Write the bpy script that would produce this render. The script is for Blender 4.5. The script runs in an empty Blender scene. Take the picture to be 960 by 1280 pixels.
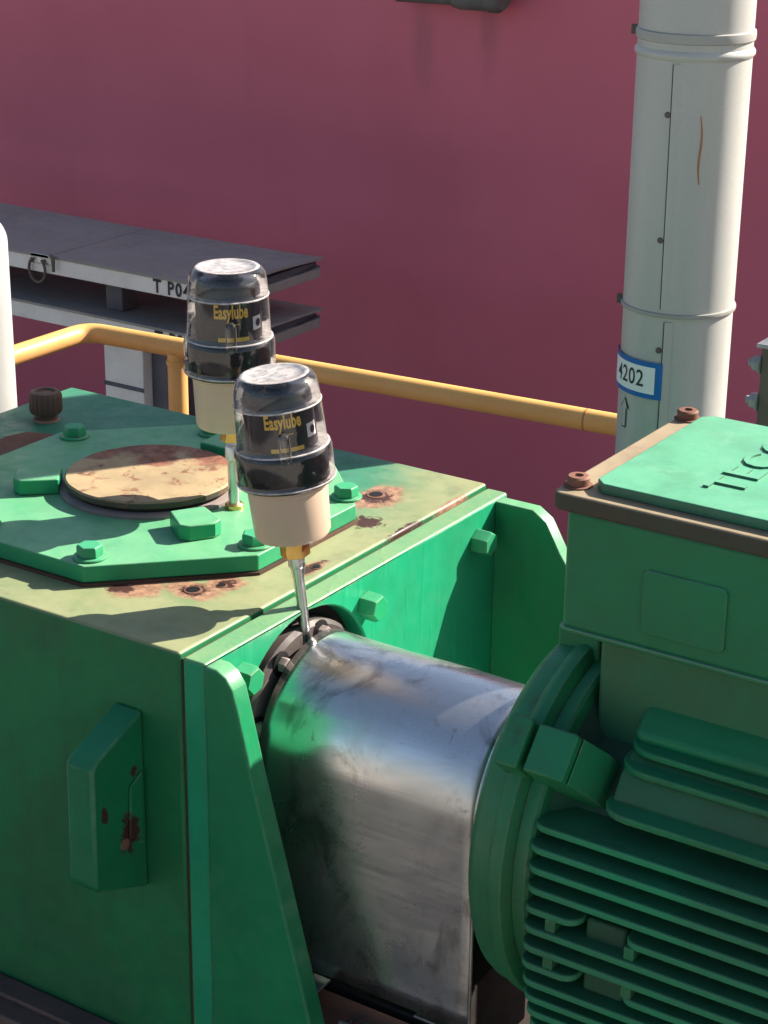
import bpy, bmesh, math, random
from mathutils import Vector, Matrix
random.seed(4)
D = bpy.data
scn = bpy.context.scene
COL = scn.collection
R = math.radians

# ------------------------------------------------------------------ camera
cd = D.cameras.new('camera')
cam = D.objects.new('camera', cd)
COL.objects.link(cam)
cd.sensor_fit = 'AUTO'
cd.sensor_width = 36.0
cd.lens = 69.525
cd.clip_start = 0.05
cd.clip_end = 2000.0
c_right = Vector((0.8331, 0.5530, 0.0103)).normalized()
c_fwd = Vector((-0.5128, 0.7793, -0.3601)).normalized()
c_up = c_right.cross(c_fwd).normalized()
c_right = c_fwd.cross(c_up).normalized()
cm = Matrix((c_right, c_up, -c_fwd)).transposed().to_4x4()
cm.translation = (1.0798, -1.3320, 1.7131)
cam.matrix_world = cm
scn.camera = cam

# ------------------------------------------------------------------ light
SUN_DIR = Vector((1.0, 1.53, 1.23)).normalized()      # towards the sun
w = D.worlds.new('World')
scn.world = w
w.use_nodes = True
nt = w.node_tree
bg = nt.nodes['Background']
sky = nt.nodes.new('ShaderNodeTexSky')
sky.sky_type = 'NISHITA'
sky.sun_disc = False
sky.sun_elevation = math.asin(SUN_DIR.z)
sky.sun_rotation = math.atan2(SUN_DIR.x, SUN_DIR.y)
sky.air_density = 1.0
sky.dust_density = 2.2
sky.ozone_density = 1.0
nt.links.new(sky.outputs[0], bg.inputs[0])
bg.inputs[1].default_value = 0.06
ld = D.lights.new('sun', 'SUN')
ld.energy = 5.0
ld.angle = R(0.5)
ld.color = (1.0, 0.93, 0.83)
sun = D.objects.new('sun', ld)
COL.objects.link(sun)
sun.location = SUN_DIR * 8
sun.rotation_euler = (-SUN_DIR).to_track_quat('-Z', 'Y').to_euler()
scn.view_settings.view_transform = 'Standard'
scn.view_settings.look = 'None'
scn.view_settings.exposure = 1.55
scn.view_settings.gamma = 1.0


# ------------------------------------------------------------------ materials
class N:
    """small node-tree helper"""
    def __init__(s, name):
        s.m = D.materials.new(name)
        s.m.use_nodes = True
        s.t = s.m.node_tree
        s.b = s.t.nodes['Principled BSDF']
        s.geo = None

    def n(s, typ, **kw):
        x = s.t.nodes.new(typ)
        for k, v in kw.items():
            setattr(x, k, v)
        return x

    def l(s, a, b):
        s.t.links.new(a, b)

    def pos(s):
        if s.geo is None:
            s.geo = s.n('ShaderNodeNewGeometry')
        return s.geo.outputs['Position']

    def nrm(s):
        s.pos()
        return s.geo.outputs['True Normal']

    def noise(s, scale, detail=4, rough=0.6, dist=0.0, vec=None, stretch=None):
        x = s.n('ShaderNodeTexNoise')
        x.inputs['Scale'].default_value = scale
        x.inputs['Detail'].default_value = detail
        x.inputs['Roughness'].default_value = rough
        x.inputs['Distortion'].default_value = dist
        v = vec if vec is not None else s.pos()
        if stretch:
            mp = s.n('ShaderNodeMapping')
            mp.inputs['Scale'].default_value = stretch
            s.l(v, mp.inputs['Vector'])
            v = mp.outputs[0]
        s.l(v, x.inputs['Vector'])
        return x.outputs[0]

    def ramp(s, fac, a, b, lo=0.0, hi=1.0):
        x = s.n('ShaderNodeMapRange')
        x.interpolation_type = 'SMOOTHSTEP'
        s.l(fac, x.inputs[0])
        x.inputs[1].default_value = a
        x.inputs[2].default_value = b
        x.inputs[3].default_value = lo
        x.inputs[4].default_value = hi
        return x.outputs[0]

    def math(s, op, a, b=None):
        x = s.n('ShaderNodeMath', operation=op)
        for i, v in enumerate((a, b)):
            if v is None:
                continue
            if isinstance(v, (int, float)):
                x.inputs[i].default_value = v
            else:
                s.l(v, x.inputs[i])
        return x.outputs[0]

    def mix(s, fac, a, b):
        x = s.n('ShaderNodeMix', data_type='RGBA')
        if isinstance(fac, (int, float)):
            x.inputs[0].default_value = fac
        else:
            s.l(fac, x.inputs[0])
        for i, v in ((6, a), (7, b)):
            if isinstance(v, (tuple, list)):
                x.inputs[i].default_value = (*v[:3], 1)
            else:
                s.l(v, x.inputs[i])
        return x.outputs[2]

    def color(s, c):
        if isinstance(c, (tuple, list)):
            s.b.inputs['Base Color'].default_value = (*c[:3], 1)
        else:
            s.l(c, s.b.inputs['Base Color'])

    def rough(s, r):
        if isinstance(r, (int, float)):
            s.b.inputs['Roughness'].default_value = r
        else:
            s.l(r, s.b.inputs['Roughness'])

    def bump(s, h, strength=0.2, dist=0.002):
        x = s.n('ShaderNodeBump')
        x.inputs['Strength'].default_value = strength
        x.inputs['Distance'].default_value = dist
        s.l(h, x.inputs['Height'])
        s.l(x.outputs[0], s.b.inputs['Normal'])

    def near(s, p, r, squash=(1, 1, 1)):
        """1 at point p falling to 0 at radius r"""
        sub = s.n('ShaderNodeVectorMath', operation='SUBTRACT')
        s.l(s.pos(), sub.inputs[0])
        sub.inputs[1].default_value = p
        mul = s.n('ShaderNodeVectorMath', operation='MULTIPLY')
        s.l(sub.outputs[0], mul.inputs[0])
        mul.inputs[1].default_value = squash
        ln = s.n('ShaderNodeVectorMath', operation='LENGTH')
        s.l(mul.outputs[0], ln.inputs[0])
        return s.ramp(ln.outputs['Value'], 0.0, r, 1.0, 0.0)


def paint(name, base, alt, rough=0.45, fade=None, fade_amt=1.0, rust=0.0, rust_col=(0.16, 0.06, 0.035),
          rust_pts=(), dirt=0.25, dirt_col=(0.03, 0.03, 0.025), speck=0.5, bump=0.15, spec=0.26, streak=0.0,
          wear=0.0, wear_col=(0.10, 0.07, 0.045), wear_r=0.004, film=None, film_amt=0.5, drips=0.0, pits=(), fade2=None, zone=None):
    k = N(name)
    big = k.noise(7, 5, 0.6)
    c = k.mix(k.ramp(big, 0.35, 0.68), base, alt)
    if film:
        fm = k.ramp(k.noise(3.6, 7, 0.68, 0.7), 0.36, 0.66)
        c = k.mix(k.math('MULTIPLY', fm, film_amt), c, film)
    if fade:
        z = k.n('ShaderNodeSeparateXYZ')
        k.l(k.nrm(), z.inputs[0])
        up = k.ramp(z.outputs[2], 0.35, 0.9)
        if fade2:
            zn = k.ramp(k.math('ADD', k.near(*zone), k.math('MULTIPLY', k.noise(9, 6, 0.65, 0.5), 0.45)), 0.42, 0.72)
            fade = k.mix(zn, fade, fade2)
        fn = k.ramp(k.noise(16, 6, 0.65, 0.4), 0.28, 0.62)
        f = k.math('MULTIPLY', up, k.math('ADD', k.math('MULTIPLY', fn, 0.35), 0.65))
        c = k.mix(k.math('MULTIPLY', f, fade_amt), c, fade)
    if dirt:
        d = k.ramp(k.noise(22, 8, 0.72, 0.6), 0.52, 0.78)
        c = k.mix(k.math('MULTIPLY', d, dirt), c, dirt_col)
    if streak:
        d = k.ramp(k.noise(30, 5, 0.6, 0.2, stretch=(1, 1, 0.06)), 0.55, 0.75)
        c = k.mix(k.math('MULTIPLY', d, streak), c, dirt_col)
    if speck:
        sp = k.ramp(k.noise(210, 3, 0.6), 0.68, 0.76)
        spm = k.math('MULTIPLY', sp, k.ramp(k.noise(11, 3), 0.45, 0.65))
        c = k.mix(k.math('MULTIPLY', spm, speck), c, rust_col)
    fine = k.noise(90, 6, 0.7)
    if wear:
        bv = k.n('ShaderNodeBevel', samples=4)
        bv.inputs['Radius'].default_value = wear_r
        dt = k.n('ShaderNodeVectorMath', operation='DOT_PRODUCT')
        k.l(bv.outputs[0], dt.inputs[0])
        k.l(k.nrm(), dt.inputs[1])
        ed = k.ramp(dt.outputs['Value'], 0.985, 0.84)
        wn = k.ramp(k.noise(48, 6, 0.7, 0.3), 0.40, 0.58)
        wc = k.mix(k.ramp(fine, 0.35, 0.6), wear_col, tuple(min(1, v * 2.6) for v in wear_col))
        c = k.mix(k.math('MULTIPLY', k.math('MULTIPLY', ed, wn), wear), c, wc)
    if rust or rust_pts:
        pat = k.noise(34, 8, 0.72, 0.5)
        m = k.ramp(pat, 0.72 - 0.3 * rust, 0.8 - 0.25 * rust) if rust else None
        for p in rust_pts:
            pos, rad = p[0], p[1]
            sq = p[2] if len(p) > 2 else (1, 1, 1)
            nr = k.near(pos, rad, sq)
            q = k.ramp(k.math('ADD', k.math('MULTIPLY', nr, 0.62), k.math('MULTIPLY', pat, 0.75)), 0.58, 0.82)
            q = k.math('MULTIPLY', q, k.ramp(nr, 0.0, 0.25))
            m = q if m is None else k.math('MAXIMUM', m, q)
        rc = k.mix(k.ramp(fine, 0.35, 0.65), rust_col, tuple(x * 2.1 for x in rust_col))
        c = k.mix(m, c, rc)
    for p in pits:
        nr = k.near(p[0], p[1], p[2] if len(p) > 2 else (1, 1, 1))
        q = k.ramp(k.math('ADD', k.math('MULTIPLY', nr, 0.55), k.math('MULTIPLY', k.noise(120, 5, 0.7, 0.8), 0.8)), 0.74, 0.84)
        c = k.mix(k.math('MULTIPLY', q, k.ramp(nr, 0.0, 0.3)), c, (0.05, 0.022, 0.018))
    k.color(c)
    k.rough(k.ramp(k.noise(40, 5), 0.3, 0.7, rough - 0.09, rough + 0.14))
    k.b.inputs['Specular IOR Level'].default_value = spec
    if bump:
        h = k.math('ADD', k.math('MULTIPLY', fine, 0.5), k.noise(26, 4))
        if drips:
            h = k.math('ADD', h, k.math('MULTIPLY', k.ramp(k.noise(55, 3, 0.5, 0.3, stretch=(1, 1, 0.12)), 0.55, 0.7), drips))
        k.bump(h, bump, 0.0015)
    return k.m


MINT = (0.15, 0.36, 0.19)
M = {}
M['gear_green'] = paint('gear_green', (0.008, 0.275, 0.128), (0.011, 0.23, 0.105), 0.4, wear=0.75, wear_col=(0.13, 0.12, 0.07), drips=1.6, film=(0.02, 0.17, 0.075), film_amt=0.3, fade=(0.19, 0.28, 0.135), fade_amt=0.8, dirt=0.12, speck=0.4, streak=0.08,
                        rust_pts=[((-.079, -.034, .69), .016),
                                  ((-.074, 0, .535), .012), ((-.0715, 0, .49), .02, (2.5, 1, .45)), ((-.076, 0, .54), .008)], rust_col=(0.06, 0.03, 0.022))
M['gusset_shade_green'] = paint('gusset_shade_green', (0.006, 0.185, 0.068), (0.009, 0.15, 0.057), 0.4, streak=0.15, wear=0.8, wear_col=(0.13, 0.14, 0.08), drips=0.8, film=(0.018, 0.13, 0.055), film_amt=0.4,  # darker copy of the gear green: the gussets' shade put into the paint
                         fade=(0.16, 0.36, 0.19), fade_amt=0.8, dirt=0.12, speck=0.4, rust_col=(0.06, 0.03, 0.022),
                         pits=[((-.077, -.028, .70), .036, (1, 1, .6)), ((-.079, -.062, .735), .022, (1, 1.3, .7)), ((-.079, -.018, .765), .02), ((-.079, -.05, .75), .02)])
M['lug_shade_green'] = paint('lug_shade_green', (0.006, 0.175, 0.066), (0.010, 0.14, 0.055), 0.42, wear=0.6, wear_col=(0.10, 0.13, 0.075), film=(0.018, 0.11, 0.048), film_amt=0.5, dirt=0.2, streak=0.2,  # same darkened green for the lug, its shade painted in
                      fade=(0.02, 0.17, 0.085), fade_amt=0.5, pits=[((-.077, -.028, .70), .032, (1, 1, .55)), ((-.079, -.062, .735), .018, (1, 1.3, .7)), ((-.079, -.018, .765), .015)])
M['gear_top'] = paint('gear_top', (0.007, 0.165, 0.056), (0.010, 0.128, 0.046), 0.46, streak=0.22, wear=0.8, wear_col=(0.10, 0.075, 0.045), film=(0.022, 0.085, 0.034), film_amt=0.6,  # side green darkened to carry its shade, under a real grime film
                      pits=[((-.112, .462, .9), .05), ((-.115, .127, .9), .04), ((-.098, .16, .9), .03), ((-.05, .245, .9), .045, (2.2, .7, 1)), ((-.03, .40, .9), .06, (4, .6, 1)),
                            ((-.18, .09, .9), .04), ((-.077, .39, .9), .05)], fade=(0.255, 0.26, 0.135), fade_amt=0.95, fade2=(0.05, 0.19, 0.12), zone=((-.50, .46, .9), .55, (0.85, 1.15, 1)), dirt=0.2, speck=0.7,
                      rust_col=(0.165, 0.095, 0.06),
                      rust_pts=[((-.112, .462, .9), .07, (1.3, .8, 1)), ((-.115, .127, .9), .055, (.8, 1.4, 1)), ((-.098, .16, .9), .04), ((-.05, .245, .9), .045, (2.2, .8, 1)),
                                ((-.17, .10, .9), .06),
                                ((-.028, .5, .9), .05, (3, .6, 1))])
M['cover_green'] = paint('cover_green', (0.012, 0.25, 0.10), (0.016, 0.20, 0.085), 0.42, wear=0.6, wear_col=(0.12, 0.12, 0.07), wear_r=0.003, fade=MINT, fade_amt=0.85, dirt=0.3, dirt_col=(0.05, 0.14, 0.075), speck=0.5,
                         rust=0.0)
M['bolt_green'] = paint('bolt_green', (0.012, 0.26, 0.10), (0.018, 0.21, 0.09), 0.42, wear=0.8, wear_col=(0.10, 0.075, 0.045), wear_r=0.0025, fade=(0.06, 0.32, 0.16), fade_amt=0.75, dirt=0.3, rust=0.14)
M['motor_green'] = paint('motor_green', (0.011, 0.20, 0.077), (0.018, 0.165, 0.066), 0.42, fade=(0.035, 0.21, 0.105), fade_amt=0.5, dirt=0.55, wear=0.7, wear_col=(0.085, 0.075, 0.05), wear_r=0.003, film=(0.045, 0.105, 0.046), film_amt=0.6, bump=0.55,
                         dirt_col=(0.045, 0.05, 0.035), speck=0.4)
M['fin_green'] = paint('fin_green', (0.020, 0.275, 0.118), (0.03, 0.225, 0.10), 0.42, fade=(0.026, 0.085, 0.046), fade_amt=0.7, dirt=0.35, film=(0.05, 0.105, 0.055), film_amt=0.5, bump=0.6)
M['motor_core'] = paint('motor_core', (0.02, 0.095, 0.048), (0.035, 0.06, 0.036), 0.65, dirt=0.75, dirt_col=(0.05, 0.038, 0.03), speck=0.6, rust=0.1)
M['neck_green'] = paint('neck_green', (0.026, 0.165, 0.075), (0.045, 0.13, 0.06), 0.5, film=(0.06, 0.085, 0.045), film_amt=0.6, dirt=0.4, dirt_col=(0.05, 0.05, 0.03))
M['box_green'] = paint('box_green', (0.015, 0.180, 0.070), (0.019, 0.150, 0.060), 0.38, film=(0.035, 0.115, 0.052), film_amt=0.45, dirt=0.16, wear=0.4, wear_r=0.003, speck=0.4, fade=(0.12, 0.3, 0.18))
M['lid_rim'] = paint('lid_rim', (0.05, 0.055, 0.035), (0.075, 0.042, 0.028), 0.55, fade=(0.30, 0.235, 0.15), fade_amt=0.95, dirt=0.3, rust=0.25, wear=0.8, wear_col=(0.05, 0.03, 0.022),
                     rust_col=(0.13, 0.05, 0.035))
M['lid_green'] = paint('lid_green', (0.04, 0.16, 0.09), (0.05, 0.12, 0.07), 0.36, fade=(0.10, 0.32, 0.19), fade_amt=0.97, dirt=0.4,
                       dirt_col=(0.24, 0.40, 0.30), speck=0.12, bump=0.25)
M['rust'] = paint('rust', (0.13, 0.06, 0.04), (0.20, 0.09, 0.06), 0.75, dirt=0.6, speck=0.5, bump=0.5)
M['rust_light'] = paint('rust_light', (0.27, 0.13, 0.09), (0.34, 0.19, 0.13), 0.7, dirt=0.4, speck=0.5, bump=0.4)
M['oil_black'] = paint('oil_black', (0.006, 0.006, 0.007), (0.012, 0.010, 0.010), 0.55, dirt=0, speck=0, bump=0.4)
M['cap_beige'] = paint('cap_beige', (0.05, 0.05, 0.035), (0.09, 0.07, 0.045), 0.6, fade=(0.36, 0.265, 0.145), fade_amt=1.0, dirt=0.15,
                       rust=0.66, rust_col=(0.12, 0.05, 0.03), rust_pts=[((-.37, .37, .94), .10, (1, 1, 1)), ((-.28, .39, .94), .085), ((-.405, .31, .94), .06), ((-.33, .33, .94), .05)], speck=0.6)  # rust mottling; points at the back also paint in the shade there
M['gasket'] = paint('gasket', (0.05, 0.028, 0.02), (0.10, 0.055, 0.035), 0.8, dirt=0.5, bump=0.6)
M['hub_grey'] = paint('hub_grey', (0.25, 0.20, 0.18), (0.16, 0.13, 0.12), 0.5, dirt=0.5, rust=0.1)
M['hub_dark'] = paint('hub_dark', (0.06, 0.05, 0.046), (0.11, 0.085, 0.078), 0.5, dirt=0.7, dirt_col=(0.012, 0.011, 0.011), rust=0.1)
M['skid_brown'] = paint('skid_brown', (0.075, 0.054, 0.052), (0.11, 0.07, 0.062), 0.65, dirt=0.5, rust=0.2)
M['skid_shade'] = paint('skid_shade', (0.016, 0.013, 0.012), (0.028, 0.019, 0.016), 0.7, dirt=0.5, rust=0.1, rust_col=(0.05, 0.022, 0.016))  # near-black brown: shade of the gap under the motor put into the colour
M['breather_brown'] = paint('breather_brown', (0.085, 0.048, 0.032), (0.13, 0.075, 0.05), 0.5, dirt=0.3, speck=0)
M['yellow'] = paint('yellow', (0.64, 0.33, 0.115), (0.58, 0.28, 0.09), 0.4, dirt=0.10, dirt_col=(0.3, 0.12, 0.03), speck=0.2, fade=(0.74, 0.44, 0.13), fade_amt=0.6)
M['white_post'] = paint('white_post', (0.36, 0.355, 0.335), (0.32, 0.315, 0.30), 0.5, dirt=0.15, dirt_col=(0.4, 0.37, 0.3))
M['cart_white'] = paint('cart_white', (0.78, 0.73, 0.66), (0.68, 0.63, 0.57), 0.5, dirt=0.25, dirt_col=(0.25, 0.2, 0.17), speck=0)
M['cart_sheet'] = paint('cart_sheet', (0.26, 0.24, 0.215), (0.31, 0.285, 0.255), 0.55, dirt=0.3, dirt_col=(0.08, 0.075, 0.08), speck=0.2)
M['cart_dark'] = paint('cart_dark', (0.085, 0.08, 0.095), (0.13, 0.115, 0.135), 0.5, dirt=0.3, speck=0.1)
M['dark_steel'] = paint('dark_steel', (0.13, 0.10, 0.08), (0.10, 0.085, 0.07), 0.6, dirt=0.4, rust=0.1)
M['bolt_grey'] = paint('bolt_grey', (0.33, 0.32, 0.31), (0.22, 0.22, 0.22), 0.5, dirt=0.4, rust=0.05)
M['fitting_grey'] = paint('fitting_grey', (0.10, 0.11, 0.10), (0.17, 0.17, 0.155), 0.5, dirt=0.4)
M['concrete'] = paint('concrete', (0.32, 0.31, 0.29), (0.26, 0.25, 0.235), 0.85, dirt=0.4, dirt_col=(0.15, 0.14, 0.13), speck=0.2, bump=0.3)
M['black'] = paint('black', (0.02, 0.02, 0.022), (0.03, 0.03, 0.03), 0.5, dirt=0, speck=0, bump=0)
M['ink'] = paint('ink', (0.03, 0.03, 0.03), (0.05, 0.05, 0.05), 0.6, dirt=0, speck=0, bump=0)
M['orange_ink'] = paint('orange_ink', (0.97, 0.66, 0.13), (0.95, 0.58, 0.10), 0.5, dirt=0, speck=0, bump=0)
M['white_ink'] = paint('white_ink', (0.8, 0.8, 0.78), (0.74, 0.74, 0.72), 0.5, dirt=0, speck=0, bump=0)
M['blue_ink'] = paint('blue_ink', (0.01, 0.14, 0.42), (0.012, 0.12, 0.38), 0.45, dirt=0.06, speck=0, bump=0)
M['lub_beige'] = paint('lub_beige', (0.53, 0.385, 0.285), (0.49, 0.36, 0.26), 0.38, dirt=0, speck=0, bump=0.04)
M['lub_dark'] = paint('lub_dark', (0.018, 0.018, 0.022), (0.028, 0.028, 0.032), 0.22, dirt=0, speck=0, bump=0)
M['lub_label'] = paint('lub_label', (0.022, 0.018, 0.026), (0.028, 0.024, 0.032), 0.35, dirt=0, speck=0, bump=0)


def metal(name, col, alt, rough, bump=0.05, scale=30, metallic=1.0):
    k = N(name)
    n1 = k.noise(scale, 6, 0.6, 0.3)
    k.color(k.mix(k.ramp(n1, 0.35, 0.7), col, alt))
    k.b.inputs['Metallic'].default_value = metallic
    k.rough(k.ramp(k.noise(scale * 1.7, 5), 0.3, 0.7, rough * 0.75, rough * 1.35))
    if bump:
        k.bump(k.noise(scale * 2, 4), bump, 0.001)
    return k.m


M['brass'] = metal('brass', (0.78, 0.50, 0.16), (0.62, 0.38, 0.11), 0.3)
M['zinc'] = metal('zinc', (0.62, 0.62, 0.62), (0.48, 0.48, 0.48), 0.32)
M['galv'] = metal('galv', (0.42, 0.42, 0.43), (0.28, 0.28, 0.29), 0.45)

# stainless guard sheet: smeared, hand-worn stainless with dull dirty patches
k = N('guard_steel')
smear = k.noise(9, 6, 0.62, 0.8, stretch=(0.8, 1.6, 1.0))
spots = k.ramp(k.noise(26, 5, 0.6, 1.2), 0.60, 0.72)
scr = k.noise(140, 2, 0.5, 0.0, stretch=(0.08, 1, 1))
cc = k.mix(k.ramp(smear, 0.35, 0.7), (0.74, 0.72, 0.70), (0.58, 0.565, 0.55))
blot = k.ramp(k.noise(11, 6, 0.65, 1.4, stretch=(1, 1, 0.55)), 0.50, 0.66)
cc = k.mix(k.math('MULTIPLY', blot, 0.58), cc, (0.17, 0.16, 0.155))
cc = k.mix(k.math('MULTIPLY', spots, 0.6), cc, (0.17, 0.16, 0.155))
k.color(cc)
k.b.inputs['Metallic'].default_value = 0.96
rg = k.ramp(smear, 0.3, 0.72, 0.22, 0.42)
k.rough(k.math('ADD', rg, k.math('MULTIPLY', spots, 0.15)))
k.bump(k.math('ADD', k.math('MULTIPLY', k.noise(7, 2, 0.5), 1.0), k.math('MULTIPLY', scr, 0.05)), 0.25, 0.012)
M['guard_steel'] = k.m

# clear plastic dome (thin shell): fresnel mix of clear and gloss
k = N('clear_dome')
k.t.nodes.remove(k.b)
tr = k.n('ShaderNodeBsdfTransparent')
tr.inputs[0].default_value = (0.95, 0.95, 0.955, 1)
gl = k.n('ShaderNodeBsdfGlossy')
gl.inputs['Roughness'].default_value = 0.035
fr = k.n('ShaderNodeFresnel')
fr.inputs['IOR'].default_value = 1.45
df = k.n('ShaderNodeBsdfDiffuse')
df.inputs[0].default_value = (0.8, 0.77, 0.75, 1)
hz = k.n('ShaderNodeMixShader')
lw = k.n('ShaderNodeLayerWeight')
lw.inputs['Blend'].default_value = 0.5
k.l(k.math('ADD', k.math('MULTIPLY', k.math('POWER', lw.outputs['Facing'], 7.0), 1.0), 0.012), hz.inputs[0])  # rim brightened by view angle, painting in sun refracted by the plastic
tl = k.n('ShaderNodeBsdfTranslucent')
tl.inputs[0].default_value = (0.8, 0.74, 0.70, 1)
ad = k.n('ShaderNodeMixShader')
ad.inputs[0].default_value = 0.55
k.l(df.outputs[0], ad.inputs[1])
k.l(tl.outputs[0], ad.inputs[2])
k.l(tr.outputs[0], hz.inputs[1])
k.l(ad.outputs[0], hz.inputs[2])
mx = k.n('ShaderNodeMixShader')
k.l(k.math('ADD', k.math('MULTIPLY', fr.outputs[0], 1.0), 0.025), mx.inputs[0])
k.l(hz.outputs[0], mx.inputs[1])
k.l(gl.outputs[0], mx.inputs[2])
k.l(mx.outputs[0], k.t.nodes['Material Output'].inputs[0])
M['clear_dome'] = k.m

# glints on the dome ridges and sky glare on its top, painted as pale plastic
k = N('glare_plastic')
k.b.inputs['Base Color'].default_value = (0.86, 0.80, 0.77, 1)
k.b.inputs['Roughness'].default_value = 0.18
k.b.inputs['Subsurface Weight'].default_value = 0.0
tr = k.n('ShaderNodeBsdfTransparent')
tr.inputs[0].default_value = (0.97, 0.96, 0.95, 1)
mx = k.n('ShaderNodeMixShader')
k.l(k.ramp(k.noise(120, 4, 0.6), 0.3, 0.7, 0.28, 0.55), mx.inputs[0])
k.l(tr.outputs[0], mx.inputs[1])
k.l(k.b.outputs[0], mx.inputs[2])
k.l(mx.outputs[0], k.t.nodes['Material Output'].inputs[0])
M['glare_plastic'] = k.m

# maroon wall: matt coating, faint vertical dirt runs
k = N('maroon_wall')
c0 = k.mix(k.ramp(k.noise(1.6, 5, 0.55), 0.3, 0.7), (0.62, 0.135, 0.190), (0.55, 0.113, 0.160))
run = k.ramp(k.noise(5, 5, 0.6, 0.1, stretch=(1, 1, 0.09)), 0.55, 0.8)
c0 = k.mix(k.math('MULTIPLY', run, 0.2), c0, (0.22, 0.09, 0.10))
drip = k.math('MULTIPLY', k.near((-1.665, 2.99, 1.02), 0.16, (3.2, 1, 0.75)), k.ramp(k.noise(14, 5, 0.6, stretch=(1, 1, 0.15)), 0.3, 0.62))
c0 = k.mix(k.math('MULTIPLY', drip, 0.45), c0, (0.17, 0.075, 0.08))
drip = k.math('MULTIPLY', k.near((-1.48, 2.99, 1.06), 0.14, (2.6, 1, 0.8)), k.ramp(k.noise(15, 5, 0.6, stretch=(1, 1, 0.15)), 0.3, 0.6))
c0 = k.mix(k.math('MULTIPLY', drip, 0.4), c0, (0.15, 0.06, 0.07))
k.color(c0)
k.rough(0.62)
k.bump(k.noise(60, 5), 0.12, 0.002)
M['maroon_wall'] = k.m

# cladding of the vertical pipe: painted grey-white sheet, one rust scratch
k = N('pipe_white')
c0 = k.mix(k.ramp(k.noise(5, 5, 0.6, stretch=(1, 1, 0.4)), 0.3, 0.7), (0.50, 0.49, 0.445), (0.41, 0.405, 0.375))
gr = k.ramp(k.noise(170, 3, 0.7), 0.5, 0.75)
c0 = k.mix(k.math('MULTIPLY', gr, 0.4), c0, (0.36, 0.335, 0.28))
st = k.ramp(k.noise(16, 5, 0.6, 0.2, stretch=(1, 1, 0.07)), 0.52, 0.75)
c0 = k.mix(k.math('MULTIPLY', st, 0.35), c0, (0.36, 0.34, 0.28))
k.color(c0)
k.rough(0.42)
k.bump(k.noise(120, 4), 0.08, 0.001)
M['pipe_white'] = k.m
M['pipe_scratch'] = paint('pipe_scratch', (0.42, 0.17, 0.07), (0.33, 0.12, 0.05), 0.8, dirt=0, speck=0.3, bump=0.2)
M['band_grey'] = paint('band_grey', (0.36, 0.35, 0.32), (0.29, 0.28, 0.255), 0.4, dirt=0.4, rust=0.1)

# ground
k = N('ground_concrete')
c0 = k.mix(k.ramp(k.noise(1.2, 6, 0.6), 0.3, 0.7), (0.34, 0.315, 0.28), (0.28, 0.26, 0.23))
c0 = k.mix(k.math('MULTIPLY', k.ramp(k.noise(14, 6, 0.7), 0.5, 0.75), 0.4), c0, (0.22, 0.20, 0.175))
shade_patch = k.ramp(k.math('ADD', k.near((-0.5, -1.6, -0.55), 4.2, (1, 0.95, 1)), k.math('MULTIPLY', k.noise(2.2, 5, 0.6), 0.5)), 0.45, 0.75)  # dark patch painted around the machine: less bounce, darker guard reflection
c0 = k.mix(shade_patch, c0, (0.04, 0.036, 0.033))
k.color(c0)
k.rough(0.85)
k.bump(k.noise(40, 6), 0.3, 0.004)
M['ground'] = k.m


# ------------------------------------------------------------------ mesh helpers
ORG = {}


def link(name, me, mat, parent=None):
    o = D.objects.new(name, me)
    COL.objects.link(o)
    if isinstance(mat, str):
        mat = M[mat]
    if not me.materials:
        me.materials.append(mat)
    if parent is not None:
        o.parent = parent
        ORG[o.name] = ORG[parent.name]
    else:
        ORG[o.name] = Vector((0, 0, 0))
    return o


def finish(name, bm, mat, parent=None, bev=0.0, seg=2, sharp=35, org=None):
    """bm in world (or local) coordinates -> object; shifted to its thing's origin"""
    bmesh.ops.recalc_face_normals(bm, faces=bm.faces)
    if parent is not None:
        off = ORG[parent.name]
    else:
        off = Vector(org) if org is not None else Vector((0, 0, 0))
    if off.length:
        bmesh.ops.translate(bm, verts=bm.verts, vec=-off)
    me = D.meshes.new(name)
    bm.to_mesh(me)
    bm.free()
    for p in me.polygons:
        p.use_smooth = True
    me.set_sharp_from_angle(angle=R(sharp))
    o = link(name, me, mat, parent)
    if parent is None:
        o.location = off
        ORG[o.name] = off
    if bev:
        b = o.modifiers.new('bevel', 'BEVEL')
        b.width = bev
        b.segments = seg
        b.limit_method = 'ANGLE'
        b.angle_limit = R(40)
        b.harden_normals = True
    return o


def thing(name, label, cat, loc, group=None, rot=None):
    o = D.objects.new(name, None)
    COL.objects.link(o)
    o.empty_display_size = 0.05
    o.location = loc
    ORG[o.name] = Vector(loc)
    o['label'] = label
    o['category'] = cat
    if group:
        o['group'] = group
    return o


def tag(o, label=None, cat=None, group=None, kind=None):
    if label:
        o['label'] = label
    if cat:
        o['category'] = cat
    if group:
        o['group'] = group
    if kind:
        o['kind'] = kind
    return o


def add_box(bm, x0, x1, y0, y1, z0, z1, mat=None):
    v = [bm.verts.new((x, y, z)) for x in (x0, x1) for y in (y0, y1) for z in (z0, z1)]
    if mat is not None:
        for q in v:
            q.co = mat @ q.co
    for f in ((0, 1, 3, 2), (4, 6, 7, 5), (0, 4, 5, 1), (2, 3, 7, 6), (0, 2, 6, 4), (1, 5, 7, 3)):
        bm.faces.new([v[i] for i in f])


def box(name, a, b, mat, parent=None, bev=0.002, seg=2, m=None):
    bm = bmesh.new()
    add_box(bm, a[0], b[0], a[1], b[1], a[2], b[2], m)
    return finish(name, bm, mat, parent, bev, seg)


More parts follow.
